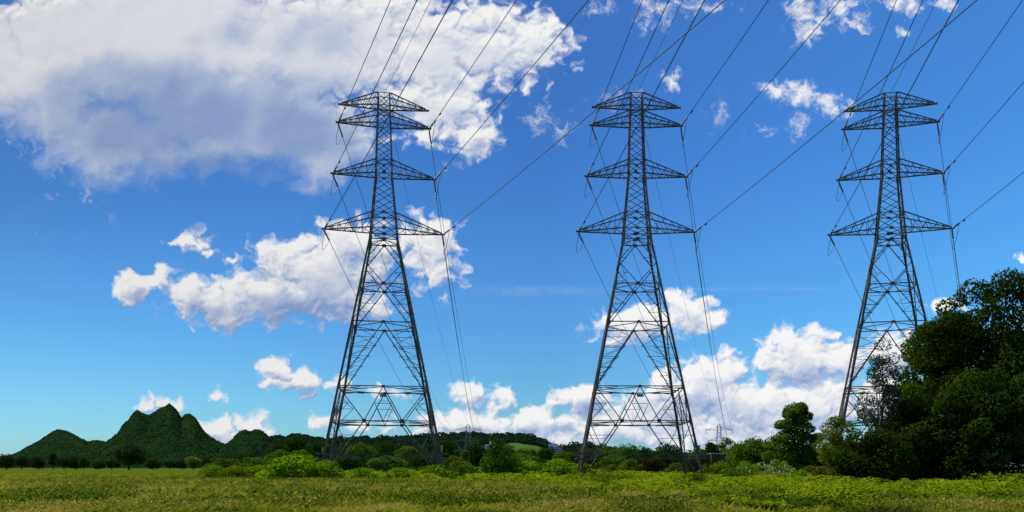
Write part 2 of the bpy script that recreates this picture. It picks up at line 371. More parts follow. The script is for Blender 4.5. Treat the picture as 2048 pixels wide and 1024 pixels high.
# ------------------------------------------------------------------ mountains and hills
def ridge(name, sky, D, front, back, mat, seed, amp=4.0, nx=260, ny=70, sharp=1.4, pad=0, spur=.25):
    """terrain whose crest follows a skyline (bearing, height) at distance D and falls to the plain in front and behind"""
    sky = sorted(sky); sx = np.array([p[0] for p in sky], float); sy = np.array([p[1] for p in sky], float)
    px = np.linspace(sx[0], sx[-1], nx)
    hz = np.maximum((HY - np.interp(px, sx, sy)) / F * D + CAMZ, 0)
    X = (px - X0) / F * D
    t = np.concatenate([np.linspace(-1, 0, int(ny * .65), endpoint=False), np.linspace(0, 1, ny - int(ny * .65))])
    XX, TT = np.meshgrid(X, t); HH = np.broadcast_to(hz, XX.shape)
    YY = D + np.where(TT < 0, TT * front, TT * back)
    # gullies: shift crest profile sideways with distance from crest
    spurN = (fbm(XX * .012 + seed, YY * .006, seed, 4) - .5) * 2
    prof = np.clip(1 - np.abs(TT), 0, 1) ** sharp
    Z = HH * prof * (1 + spur * spurN * (1 - prof) * 2.0) + amp * (fbm(XX * .05, YY * .05, seed + 5, 5) - .5) * np.clip(prof * 3, 0, 1)
    crest = np.exp(-(TT * 14) ** 2)
    Z = Z * (1 - crest) + crest * (HH * prof + .5 * amp * (fbm(XX * .12, YY * .12, seed + 9, 4) - .5))
    Z = np.maximum(Z, 0) - .6 * (prof < .02)
    XX = XX * YY / D
    V = np.stack([XX, YY, Z], -1).reshape(-1, 3); n, k = XX.shape; I = np.arange(n * k).reshape(n, k)
    idx = np.stack([I[:-1, :-1], I[:-1, 1:], I[1:, 1:], I[1:, :-1]], -1)
    tag(link(name, npmesh(name, V, idx, 4, smooth=True), mat), kind='structure')
    return XX, YY, Z
SURF = []
SURF.append((ridge('mountain', [(-160,925),(-90,932),(-40,905),(-10,912),(3,914),(25,909),(55,893),(80,880),(100,865),(115,858),(135,862),(160,875),(175,883),(192,880),(212,883),(260,905),(330,925),(400,933)], 1500, 420, 300, M['mountain'], 11), 9000))
SURF.append((ridge('mountain', [(130,930),(170,915),(200,892),(218,880),(236,866),(245,850),(258,838),(266,826),(275,820),(285,826),(297,831),(310,823),(322,815),(331,812),(338,807),(346,812),(354,820),(359,828),(363,834),(370,829),(380,827),(390,834),(398,846),(408,862),(425,876),(440,884),(450,888),(490,905),(560,928)], 1350, 420, 280, M['mountain'], 23, 5), 16000))
SURF.append((ridge('mountain', [(400,930),(430,905),(452,887),(465,878),(472,868),(482,861),(492,860),(500,862),(511,858),(524,861),(533,868),(545,880),(575,900),(620,930)], 1400, 350, 260, M['mountain'], 31), 6000))
SURF.append((ridge('mountain', [(455,932),(480,914),(492,895),(500,888),(506,886),(512,893),(518,906),(540,932)], 1050, 120, 120, M['mountain'], 37, 3, 120, 50), 1500))
HSK = [(470,930),(520,890),(545,880),(585,874),(615,876),(650,884),(700,881),(760,879),(830,878),(880,873),(930,872),(1000,873),(1025,871),(1050,874),(1075,879),(1092,888),(1112,902),(1150,925),(1180,932)]
HILL = ridge('hill', HSK, 1250, 520, 400, M['hill'], 41, 3, 300, 70, 1.1, spur=.1)
HILL2 = ridge('hill', [(1040,932),(1090,908),(1110,899),(1125,893),(1150,888),(1180,888),(1205,892),(1260,902),(1330,908),(1420,905),(1500,900),(1600,905),(1800,932)], 1700, 420, 300, M['hill'], 47, 3, 200, 60, 1.1, spur=.1)
def leaves(C, N, size, rng, tone=None, aspect=.62, name='foliage', jitter=.9):
    """one rhombic leaf spray per centre C, roughly facing N"""
    n = len(C); C = np.asarray(C, dtype=np.float64)
    Nn = N + rng.normal(0, jitter, (n, 3)); Nn /= np.linalg.norm(Nn, axis=1, keepdims=True) + 1e-9
    R = rng.normal(0, 1, (n, 3)); A = np.cross(Nn, R); A /= np.linalg.norm(A, axis=1, keepdims=True) + 1e-9
    B = np.cross(Nn, A); s = size * rng.uniform(.55, 1.35, (n, 1)) if np.isscalar(size) else size[:, None]
    A = A * s * .5; B = B * s * .5 * aspect; bend = Nn * s * .12
    V = np.stack([C - A - bend, C + B, C + A - bend, C - B], 1).reshape(-1, 3)
    idx = np.arange(n * 4)
    return npmesh(name, V, idx, 4, attr=rng.uniform(0, 1, n) if tone is None else tone)
def scatter_surface(surf, n, rng):
    XX, YY, Z = surf; r, c = XX.shape
    i = rng.integers(0, int(r * .72), n * 2); j = rng.integers(0, c - 1, n * 2)
    u = rng.uniform(0, 1, n * 2); v = rng.uniform(0, 1, n * 2)
    def L(A): return (A[i, j] * (1-u) + A[i, j+1] * u) * (1-v) + (A[i+1, j] * (1-u) + A[i+1, j+1] * u) * v
    X, Y, Zz = L(XX), L(YY), L(Z); k = Zz > 1.0
    return np.stack([X[k], Y[k], Zz[k]], 1)[:n]
def scrub():
    rng = np.random.default_rng(5); P = []
    for s, n in SURF:
        p = scatter_surface(s, n, rng); P.append(p)
    P = np.concatenate(P); P[:, 2] += rng.uniform(-.3, 1.2, len(P))
    me = leaves(P, np.array([0, -.35, 1.0]), 2.6, rng, aspect=.8, jitter=.5, name='mountain_scrub')
    tag(link('mountain_scrub', me, M['mount']), 'dense dark green bushes covering the steep mountain sides at the left', 'scrub', kind='stuff')
scrub()
def in_meadow(X, Y):
    px = X / Y * F + X0
    return (px > 1004) & (px < 1086) & (Y > 870) & (Y < 1070)
def farwood():
    rng = np.random.default_rng(6); P = []; T = []
    for s, n in ((HILL, 1500), (HILL2, 600)):
        c = scatter_surface(s, n, rng)
        c = c[~in_meadow(c[:, 0], c[:, 1])]
        for q in c:
            r = rng.uniform(4.5, 8.5); k = 60
            d = rng.normal(0, 1, (k, 3)); d /= np.linalg.norm(d, axis=1, keepdims=True); d[:, 2] = np.abs(d[:, 2])
            P.append(q + d * r * [1, 1, .8]); T.append(np.clip(rng.uniform(0, .5) + rng.uniform(0, .5, k), 0, 1))
    P = np.concatenate(P); T = np.concatenate(T)
    me = leaves(P, np.array([0, -.2, .8]), 3.4, rng, tone=T, aspect=.85, name='distant_wood')
    tag(link('distant_wood', me, M['scrub']), 'unbroken dark woodland covering the low hills on the horizon', 'woodland', kind='stuff')
farwood()
def meadow():
    XX, YY, Z = HILL
    px = XX / YY * F + X0; ok = (px > 1006) & (px < 1084) & (YY > 880) & (YY < 1060)
    I = np.arange(XX.size).reshape(XX.shape); q = ok[:-1, :-1]
    idx = np.stack([I[:-1, :-1], I[:-1, 1:], I[1:, 1:], I[1:, :-1]], -1)[q]
    V = np.stack([XX, YY, Z + 1.6], -1).reshape(-1, 3); used = np.unique(idx); mp = -np.ones(len(V), int); mp[used] = np.arange(len(used))
    tag(link('meadow', npmesh('meadow', V[used], mp[idx], 4, smooth=True), M['meadow']), kind='structure')
meadow()

# ------------------------------------------------------------------ trees and bushes
def crown_points(rng, w, d, h, z0, nl, lr, n, shape='round', drop=.0, flat=0):
    """leaf centres and outward normals on many overlapping lobes filling an uneven crown"""
    L = []
    tries = 0
    while len(L) < nl and tries < nl * 60:
        tries += 1
        p = rng.uniform(-1, 1, 3); r = np.linalg.norm(p) if shape != 'egg' else math.hypot(p[0], p[1])
        if r > 1: continue
        if r < .35 and shape != 'egg' and rng.uniform() < .6: continue
        z = (p[2] + 1) / 2
        if shape == 'dome': k = 1.0 if z < .5 else 1.0
        elif shape == 'cone': k = 1.15 - .75 * z
        elif shape == 'egg': k = 1.25 - .98 * z ** 1.3
        elif shape == 'bush': p[2] = abs(p[2]) * 2 - 1; k = 1.0
        else: k = 1.0
        L.append((p[0] * w / 2 * k * .82, p[1] * d / 2 * k * .82, z0 + (p[2] + 1) / 2 * h * .93, rng.uniform(.6, 1.25) * lr))
    L = np.array(L); C = []; N = []; T = []
    for (x, y, z, r) in L:
        k = max(6, int(n * (r / lr) ** 2 / len(L)))
        v = rng.normal(0, 1, (k, 3)); v /= np.linalg.norm(v, axis=1, keepdims=True)
        rr = r * rng.uniform(.55, 1.08, (k, 1)) ** .6
        c = np.array([x, y, z]) + v * rr * [1, 1, .78]
        C.append(c); N.append(v + [0, 0, .55]); T.append(np.clip(rng.uniform(0, .6) + rng.uniform(-.1, .5, k), 0, 1))
    C = np.concatenate(C); N = np.concatenate(N); T = np.concatenate(T)
    k = C[:, 2] > max(.02, 0)
    return C[k], N[k], T[k], L
def trunk_mesh(rng, L, z0, h, r, nlimb=9, base=0.0):
    m = MB(); top = z0 + h * .72
    pts = [(0, 0, base - .1), (rng.uniform(-.1, .1), rng.uniform(-.1, .1), z0 * .5), (rng.uniform(-.2, .2), rng.uniform(-.2, .2), z0 + h * .2), (rng.uniform(-.4, .4), rng.uniform(-.4, .4), top)]
    m.tube(pts, [r * 1.25, r, r * .7, r * .15], 8)
    order = rng.permutation(len(L))[:nlimb]
    for i in order:
        x, y, z, rr = L[i]; t = rng.uniform(.0, .5); s = Vector(pts[1]).lerp(Vector(pts[3]), t + .05)
        e = Vector((x, y, z)); mid = s.lerp(e, .5) + Vector((rng.uniform(-.1, .1), rng.uniform(-.1, .1), .08)) * h * .5
        m.tube([s, mid, e], [r * .42, r * .26, r * .06], 5)
        for q in range(2):
            e2 = mid + Vector(rng.normal(0, 1, 3)) * rr * 1.1; m.tube([mid, e2], [r * .16, r * .04], 4)
    return m
WK = 1.0
def make_tree(name, cat, mats, w, d, h, z0, nl, lr, n, leaf, seed, tr=.25, shape='round', limbs=9, bark='bark', aspect=.62, part='crown', stem='trunk'):
    rng = np.random.default_rng(seed)
    root = empty(name)
    C, N, T, L = crown_points(rng, w * WK, d, h, z0, nl, lr, n, shape)
    me = leaves(C, N, leaf, rng, tone=T, aspect=aspect, name=part)
    cr = link(part, me, M[mats], root)
    tk = trunk_mesh(rng, L, z0 if z0 > .3 else .3, h, tr, limbs).build(stem, M[bark], root)
    root['category'] = cat
    return root
def copy_tree(o, parent=None):
    c = o.copy(); COL.objects.link(c)
    if parent: c.parent = parent
    for ch in [x for x in o.children]: copy_tree(ch, c)
    return c
def place(o, px, Y, scale=(1, 1, 1), rz=0.0, z=0.0):
    o.location = (P2(px, Y), Y, z); o.scale = scale; o.rotation_euler = (0, 0, rz)
# prototypes with unit-ish size (10 m tall trees, 3 m bushes), re-used at once by the first plant of each kind
PROTO = {}; USED = set()
def proto(kind, mat):
    key = (kind, mat)
    if key in PROTO:
        r = copy_tree(PROTO[key]); return r
    seed = abs(hash_str(kind + mat)) % 9999
    if kind == 'round': r = make_tree('tree', 'tree', mat, 10, 9, 8.2, 1.8, 70, 1.35, 5200, .55, seed, .28, 'round')
    elif kind == 'tall': r = make_tree('tree', 'tree', mat, 6.5, 6.5, 9.0, 1.0, 60, 1.05, 4800, .5, seed, .24, 'cone')
    elif kind == 'dome': r = make_tree('tree', 'tree', mat, 12, 10, 9.2, .8, 90, 1.4, 6500, .55, seed, .3, 'dome')
    elif kind == 'sparse': r = make_tree('tree', 'tree', mat, 8, 7, 7.0, 3.0, 34, 1.0, 1900, .5, seed, .22, 'round', 16)
    elif kind == 'bush': r = make_tree('bush', 'bush', mat, 4.2, 3.4, 2.8, .1, 70, .5, 7000, .17, seed, .06, 'bush', 7, part='foliage', stem='stem')
    PROTO[key] = r
    return r
def hash_str(s):
    h = 7
    for ch in s: h = (h * 31 + ord(ch)) & 0xffffffff
    return h
HT = {'round': 10., 'tall': 10., 'dome': 10., 'sparse': 10., 'bush': 2.55}
WD = {'round': 10.5, 'tall': 7., 'dome': 12.5, 'sparse': 8.5, 'bush': 4.6}
def plant(kind, mat, px, top, wpx, Y, label, cat, group=None, rz=None, name=None):
    """a plant at a bearing and distance, as tall and wide as it looks from the field"""
    o = proto(kind, mat); h = CAMZ + (HY - top) / F * Y; w = wpx / F * Y
    k = w / WD[kind]
    rnd = random.Random(int(px * 7 + Y))
    place(o, px, Y, (k, k, h / HT[kind]), rnd.uniform(0, 6.28) if rz is None else rz)
    if name: o.name = name
    for key in ('label', 'category', 'group'):
        if key in o: del o[key]
    tag(o, label, cat, group)
    return o
G1 = 'small dark trees along the mountain foot'
for i, (k, mt, px, top, w, Y, lb) in enumerate([
 ('dome','bluegreen',12,908,34,560,'low dark tree at the extreme left end of the mountain-foot row'),
 ('round','bluegreen',44,911,30,600,'second tree from the left in the row along the mountain foot'),
 ('dome','bluegreen',76,911,34,580,'third tree from the left in the row along the mountain foot'),
 ('tall','bluegreen',107,905,24,620,'narrow peaked dark tree standing proud of the left mountain-foot row'),
 ('round','bluegreen',128,913,30,560,'small tree just right of the narrow peaked tree'),
 ('dome','bluegreen',150,912,34,560,'bushy dark tree second from the gap in the left mountain-foot row'),
 ('round','dark',168,914,22,550,'dark tree that closes the left mountain-foot row beside the gap'),
 ('dome','bluegreen',198,921,30,560,'low dark tree first right of the gap in the mountain-foot row'),
 ('round','bluegreen',224,919,30,570,'low tree touching the big broad tree on its left side'),
 ('round','bluegreen',258,889,54,520,'big broad-crowned tree standing in front of the highest mountain'),
 ('dome','dark',306,917,30,560,'isolated very dark tree below the highest mountain peak'),
 ('round','bluegreen',340,920,26,600,'faint low tree between the isolated dark tree and the yellowish tree'),
 ('dome','bluegreen',363,917,26,600,'low dark tree close to the left side of the yellowish tree'),
 ('round','olive',387,914,30,500,'yellowish green tree at the right end of the mountain-foot row'),
 ('dome','bluegreen',416,912,46,540,'dark tree rising behind the left end of the hedge'),
 ('round','bluegreen',452,908,44,560,'dark tree behind the hedge below the right-hand mountain'),
 ('dome','bluegreen',492,905,50,560,'dark tree in front of the small pointed cone hill'),
]): plant(k, mt, px, top - 1, w * 1.3, Y, lb, 'tree', G1)
G2 = 'trees of the belt behind the pylons'
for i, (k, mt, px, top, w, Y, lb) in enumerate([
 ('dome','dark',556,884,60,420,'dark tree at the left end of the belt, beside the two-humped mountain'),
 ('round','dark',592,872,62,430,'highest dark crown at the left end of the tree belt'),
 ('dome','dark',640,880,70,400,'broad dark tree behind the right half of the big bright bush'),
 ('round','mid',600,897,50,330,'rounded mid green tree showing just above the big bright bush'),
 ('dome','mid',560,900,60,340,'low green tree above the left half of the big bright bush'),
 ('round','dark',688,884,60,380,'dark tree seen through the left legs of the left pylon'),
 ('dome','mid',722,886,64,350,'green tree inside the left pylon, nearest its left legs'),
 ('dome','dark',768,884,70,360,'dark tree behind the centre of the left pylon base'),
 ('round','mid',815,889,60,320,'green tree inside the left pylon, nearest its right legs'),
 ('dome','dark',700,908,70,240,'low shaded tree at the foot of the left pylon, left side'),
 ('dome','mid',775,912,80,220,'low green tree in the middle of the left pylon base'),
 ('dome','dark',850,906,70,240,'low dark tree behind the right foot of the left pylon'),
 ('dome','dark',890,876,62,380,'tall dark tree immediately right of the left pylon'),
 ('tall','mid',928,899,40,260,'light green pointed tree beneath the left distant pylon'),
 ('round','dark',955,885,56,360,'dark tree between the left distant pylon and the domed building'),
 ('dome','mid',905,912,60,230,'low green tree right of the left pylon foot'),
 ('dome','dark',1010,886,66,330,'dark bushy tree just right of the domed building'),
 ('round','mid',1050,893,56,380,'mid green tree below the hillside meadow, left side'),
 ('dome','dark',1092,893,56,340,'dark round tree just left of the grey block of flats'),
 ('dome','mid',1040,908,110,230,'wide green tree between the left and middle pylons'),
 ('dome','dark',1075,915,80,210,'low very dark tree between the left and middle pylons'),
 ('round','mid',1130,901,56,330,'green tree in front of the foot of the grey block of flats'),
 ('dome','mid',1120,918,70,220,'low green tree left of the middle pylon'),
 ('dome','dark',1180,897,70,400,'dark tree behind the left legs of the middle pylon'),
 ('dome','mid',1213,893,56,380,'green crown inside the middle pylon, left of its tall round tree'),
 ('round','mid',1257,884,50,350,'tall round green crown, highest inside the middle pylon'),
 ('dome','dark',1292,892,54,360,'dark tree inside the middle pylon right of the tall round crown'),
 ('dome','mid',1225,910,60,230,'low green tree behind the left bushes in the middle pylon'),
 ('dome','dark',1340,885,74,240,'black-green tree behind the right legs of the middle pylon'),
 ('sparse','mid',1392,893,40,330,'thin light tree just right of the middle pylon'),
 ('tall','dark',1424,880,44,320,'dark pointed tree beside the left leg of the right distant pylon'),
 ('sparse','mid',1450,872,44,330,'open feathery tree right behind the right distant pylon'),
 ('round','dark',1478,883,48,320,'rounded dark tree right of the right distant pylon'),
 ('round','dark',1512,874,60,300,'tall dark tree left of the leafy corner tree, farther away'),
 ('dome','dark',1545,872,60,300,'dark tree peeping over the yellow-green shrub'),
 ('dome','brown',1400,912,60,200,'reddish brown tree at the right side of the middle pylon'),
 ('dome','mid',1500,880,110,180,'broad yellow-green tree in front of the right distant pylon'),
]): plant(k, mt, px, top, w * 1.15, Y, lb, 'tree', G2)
G3 = 'bushes scattered over the field'
for i, (k, mt, px, top, w, Y, lb) in enumerate([
 ('bush','mid',448,922,90,150,'dark green bush behind the low bright hedge, left of the others'),
 ('bush','mid',508,920,84,150,'dark green bush between the hedge and the big bright bush'),
 ('bush','bright',425,933,66,120,'bright leafy bush that starts the hedge on its left end'),
 ('bush','bright',470,935,74,122,'low bright bush in the middle of the hedge'),
 ('bush','bright',518,933,70,122,'low bright bush touching the big bright bush'),
 ('bush','bright',592,913,150,109,'big bright green bush left of the left pylon foot'),
 ('bush','bright',650,924,80,108,'bright green bush leaning on the right side of the big bush'),
 ('bush','bright',725,938,90,114,'low yellow-green bush inside the base of the left pylon'),
 ('bush','bright',800,938,90,112,'low pale bush in front of the right legs of the left pylon'),
 ('bush','bright',870,932,90,106,'flat bright bush around the right foot of the left pylon'),
 ('bush','olive',925,926,66,150,'olive bush just right of the left pylon foot'),
 ('bush','bright',930,931,90,112,'bright leafy bush left of the tall central shrub'),
 ('bush','mid',1000,898,95,108,'tall dark central shrub with ragged top between two pylons'),
 ('bush','mid',985,884,34,108,'narrow spiky shrub rising out of the central shrub'),
 ('bush','bright',1060,924,100,112,'bright bush immediately right of the central shrub'),
 ('bush','bright',1115,921,95,112,'bright bush left of the middle pylon foot'),
 ('bush','bright',1165,929,80,128,'bright bush growing at the left foot of the middle pylon'),
 ('bush','olive',1222,931,46,170,'small olive bush, left of three beneath the middle pylon'),
 ('bush','olive',1262,922,66,165,'olive green bush, middle of three beneath the middle pylon'),
 ('bush','brown',1304,918,66,160,'dark brown bush, right of three beneath the middle pylon'),
 ('bush','brown',1392,920,60,170,'brown bush behind the right foot of the middle pylon'),
 ('bush','mid',1352,930,50,150,'dark green bush between the right legs of the middle pylon'),
 ('bush','bright',1440,927,90,116,'bright bush just right of the middle pylon foot'),
 ('bush','bright',1500,930,80,108,'bright bush left of the white-flowered shrub'),
 ('bush','mid',1600,925,90,100,'shaded green bush below the leafy corner tree'),
 ('bush','bright',1472,926,80,112,'bright bush in the hedge below the broad yellow-green tree'),
 ('bush','mid',1470,942,90,74,'dark bramble mound in the bracken below the right distant pylon'),
 ('bush','olive',1380,950,90,64,'low olive mound in the bracken below the middle pylon foot'),
 ('bush','bright',1740,958,120,58,'bright leafy mound at the lower edge beside the black-shaded tree'),
 ('bush','mid',1830,966,110,54,'green mound in the bracken below the dark trees'),
 ('bush','bright',2010,966,120,50,'bright mound of leaves in the bottom right corner'),
 ('bush','mid',1215,962,80,58,'small dark mound in the bracken beneath the middle pylon'),
 ('bush','olive',1640,936,120,84,'olive bramble bush at the foot of the yellow-brown tree'),
 ('bush','bright',1560,948,110,84,'bright bramble bush in front of the white-flowered shrub'),
 ('bush','olive',1690,955,120,74,'olive bramble bush at the left foot of the black-shaded tree'),
 ('bush','olive',1930,962,120,62,'low bramble bush in front of the tallest dark tree'),
]): plant(k, mt, px, top - 2, w * 1.28, Y, lb, 'bush', G3)

WK = 1.12
def big_tree(name, label, px, Y, top, wpx, mat, seed, n, leaf, nl, lr, z0=1.0, shape='dome', dep=None, tr=.4, bark='bark', limbs=26, aspect=.62, cat='tree'):
    h = CAMZ + (HY - top) / F * Y; w = wpx / F * Y
    r = make_tree(name, cat, mat, w, dep or w * .85, h - z0, z0, nl, lr, n, leaf, seed, tr, shape, limbs, bark, aspect)
    place(r, px, Y); tag(r, label, cat); return r
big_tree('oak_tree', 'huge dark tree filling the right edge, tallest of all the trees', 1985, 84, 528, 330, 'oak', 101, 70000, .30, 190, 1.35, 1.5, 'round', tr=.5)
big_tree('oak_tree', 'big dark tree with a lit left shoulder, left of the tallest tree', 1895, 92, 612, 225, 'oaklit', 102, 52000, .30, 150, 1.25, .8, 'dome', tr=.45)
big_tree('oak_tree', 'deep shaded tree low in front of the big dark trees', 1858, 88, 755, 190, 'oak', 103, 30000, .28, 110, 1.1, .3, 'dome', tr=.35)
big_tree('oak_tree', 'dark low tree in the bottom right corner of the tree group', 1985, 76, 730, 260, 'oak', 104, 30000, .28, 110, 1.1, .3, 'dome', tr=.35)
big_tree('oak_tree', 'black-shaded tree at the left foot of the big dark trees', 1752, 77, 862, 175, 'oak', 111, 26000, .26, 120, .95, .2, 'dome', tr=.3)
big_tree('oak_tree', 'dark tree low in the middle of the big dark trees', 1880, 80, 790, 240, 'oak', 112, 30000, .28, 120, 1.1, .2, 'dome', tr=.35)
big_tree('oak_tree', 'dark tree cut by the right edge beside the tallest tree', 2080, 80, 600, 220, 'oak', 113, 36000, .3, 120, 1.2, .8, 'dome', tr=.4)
big_tree('birch_tree', 'silvery small-leaved tree overlapping the right pylon', 1768, 81, 662, 135, 'silver', 105, 17000, .15, 90, .7, 1.0, 'cone', tr=.16, bark='palebark', limbs=26, aspect=.8)
big_tree('sycamore_tree', 'leafy green tree with loose upright shoots left of the right pylon', 1590, 100, 800, 140, 'sycamore', 127, 30000, .24, 130, .60, .15, 'egg', tr=.2, limbs=20)
big_tree('hawthorn_tree', 'yellow-brown tree at the foot of the right pylon', 1680, 94, 832, 105, 'olive', 107, 13000, .2, 80, .7, .4, 'dome', tr=.18)
big_tree('hawthorn_tree', 'shadowed tree between the yellow-brown tree and the meadow', 1690, 101, 880, 130, 'dark', 108, 13000, .2, 80, .7, .2, 'dome', tr=.16)

# ------------------------------------------------------------------ pylons
WZ = [(0, 16.0), (31.85, 3.85), (33.3, 3.35), (40.5, 2.35), (42.55, 2.1), (51.5, 1.68)]
def wz(z):
    for (a, wa), (b, wb) in zip(WZ, WZ[1:]):
        if z <= b: return wa + (wb - wa) * (z - a) / (b - a)
    return WZ[-1][1]
ARMS = [(33.2, 33.4, 35.5, 7.85), (40.55, 40.75, 42.6, 6.72), (47.35, 47.45, 49.1, 6.05), (49.75, 49.85, 51.5, 5.75)]   # tip z, bottom z, top z, half length
def face_pt(k, u, z):
    """point on face k (0 front, 1 right, 2 back, 3 left) at fraction u of the half width"""
    h = wz(z) / 2; a = (u * h, -h) if k == 0 else (h, u * h) if k == 1 else (-u * h, h) if k == 2 else (-h, -u * h)
    return Vector((a[0], a[1], z))
def face_bars():
    B = []
    L1, L2, L3, L4, L5 = 7.75, 12.2, 20.66, 25.8, 31.85
    for z in (L1, L2, L3, L4, L5): B.append((-1, z, 1, z, .15))
    for s in (-1, 1):
        B += [(0, L2, s*.36, L1, .13), (s*.36, L1, s*.95, .15, .15), (s, L2, s*.36, L1, .13)]
        # secondary triangles of the portal
        B += [(s*.17, 9.95, 0, L1, .08), (s, 9.95, s*.70, 9.95, .07), (s*.70, 9.95, s, L1, .08), (s*.70, 9.95, s, 11.3, .07)]
        B += [(s, L1, s*.66, 4.0, .09), (s, 4.0, s*.66, 4.0, .09), (s, 5.9, s*.51, 5.9, .07), (s*.66, 4.0, s, 2.1, .08), (s, 1.9, s*.81, 1.9, .08)]
        # L2-L3 inverted V and its redundants
        B.append((0, L3, s, L2, .14))
        def vu(z): return s * (L3 - z) / (L3 - L2)
        zs = [18.6, 17.2, 15.8, 14.6, 13.5]
        for q, z in enumerate(zs):
            B.append((vu(z), z, s, z, .07)); z2 = zs[q+1] if q + 1 < len(zs) else 12.4
            B.append((vu(z), z, s, z2, .06))
        B.append((vu(18.6), 18.6, s, 20.3, .07))
        # L3-L4
        B.append((0, L4, s, L3, .13))
        def wu(z): return s * (L4 - z) / (L4 - L3)
        for z in (24.2, 23.1, 22.0): B.append((wu(z), z, s, z, .06)); B.append((wu(z), z, s, z + 1.1, .06))
        # L4-L5 diamond
        ML = 28.75
        B += [(0, L5, s, ML, .12), (s, ML, 0, L4, .12), (s*.5, (L5+ML)/2, s, (L5+ML)/2, .06), (s*.5, (L4+ML)/2, s, (L4+ML)/2, .06), (s*.5, (L4+ML)/2, s, L4 + .5, .06), (s*.5, (L5+ML)/2, s, ML+.7, .06)]
    B.append((-.17, 9.95, .17, 9.95, .08)); B.append((-.085, 11.1, .085, 11.1, .06))
    def X(z0, z1, w=.10): B.extend([(-1, z0, 1, z1, w), (1, z0, -1, z1, w)])
    lev = [31.85, 33.4, 35.5] ; X(31.85, 33.4, .1); X(33.4, 35.5, .1)
    for a, b, n in ((35.5, 40.75, 3), (40.75, 42.6, 1), (42.6, 47.45, 3), (47.45, 49.1, 1), (49.1, 49.85, 1), (49.85, 51.5, 1)):
        for q in range(n): X(a + (b-a)*q/n, a + (b-a)*(q+1)/n, .09)
    for z in (33.4, 35.5, 40.75, 42.6, 47.45, 49.1, 49.85, 51.5): B.append((-1, z, 1, z, .1))
    return B
FB = face_bars()
def arm_mb(lv, sgn):
    tz, bz, tpz, half = ARMS[lv]; m = MB(); tip = Vector((sgn * half, 0, tz + .02))
    hb = wz(bz) / 2; ht = wz(tpz) / 2
    ch = {}
    for j, y in ((0, -1), (1, 1)):
        b0 = Vector((sgn * hb, y * hb, bz)); t0 = Vector((sgn * ht, y * ht, tpz)); te = tip + Vector((-sgn * .25, y * .10, 0))
        ch['b%d' % j] = (b0, te); ch['t%d' % j] = (t0, te + Vector((0, 0, .22)))
        m.quadprism(b0, te, .15, .11); m.quadprism(t0, te + Vector((0, 0, .22)), .13, .10)
    at = lambda c, t: ch[c][0].lerp(ch[c][1], t)
    for j in (0, 1):          # side webs
        bs = [0, .2, .4, .58, .74, .88]; ts = [.0, .28, .5, .68, .82]
        for q in range(5):
            m.quadprism(at('b%d' % j, bs[q+1]), at('t%d' % j, ts[q]), .065); m.quadprism(at('b%d' % j, bs[q+1]), at('t%d' % j, min(ts[q] + .22, .92)), .055)
    bs = [0, .2, .4, .58, .74, .88]
    for q in range(5):        # bottom plane
        a, b = ('b0', 'b1') if q % 2 else ('b1', 'b0')
        m.quadprism(at('b0', bs[q+1]), at('b1', bs[q+1]), .07); m.quadprism(at(a, bs[q]), at(b, bs[q+1]), .06)
    m.quadprism(at('t0', .35), at('t1', .35), .06)
    # tip plate and hanging bracket
    m.box(tip + Vector((-sgn * .12, 0, .05)), (.62, .26, .20))
    return m
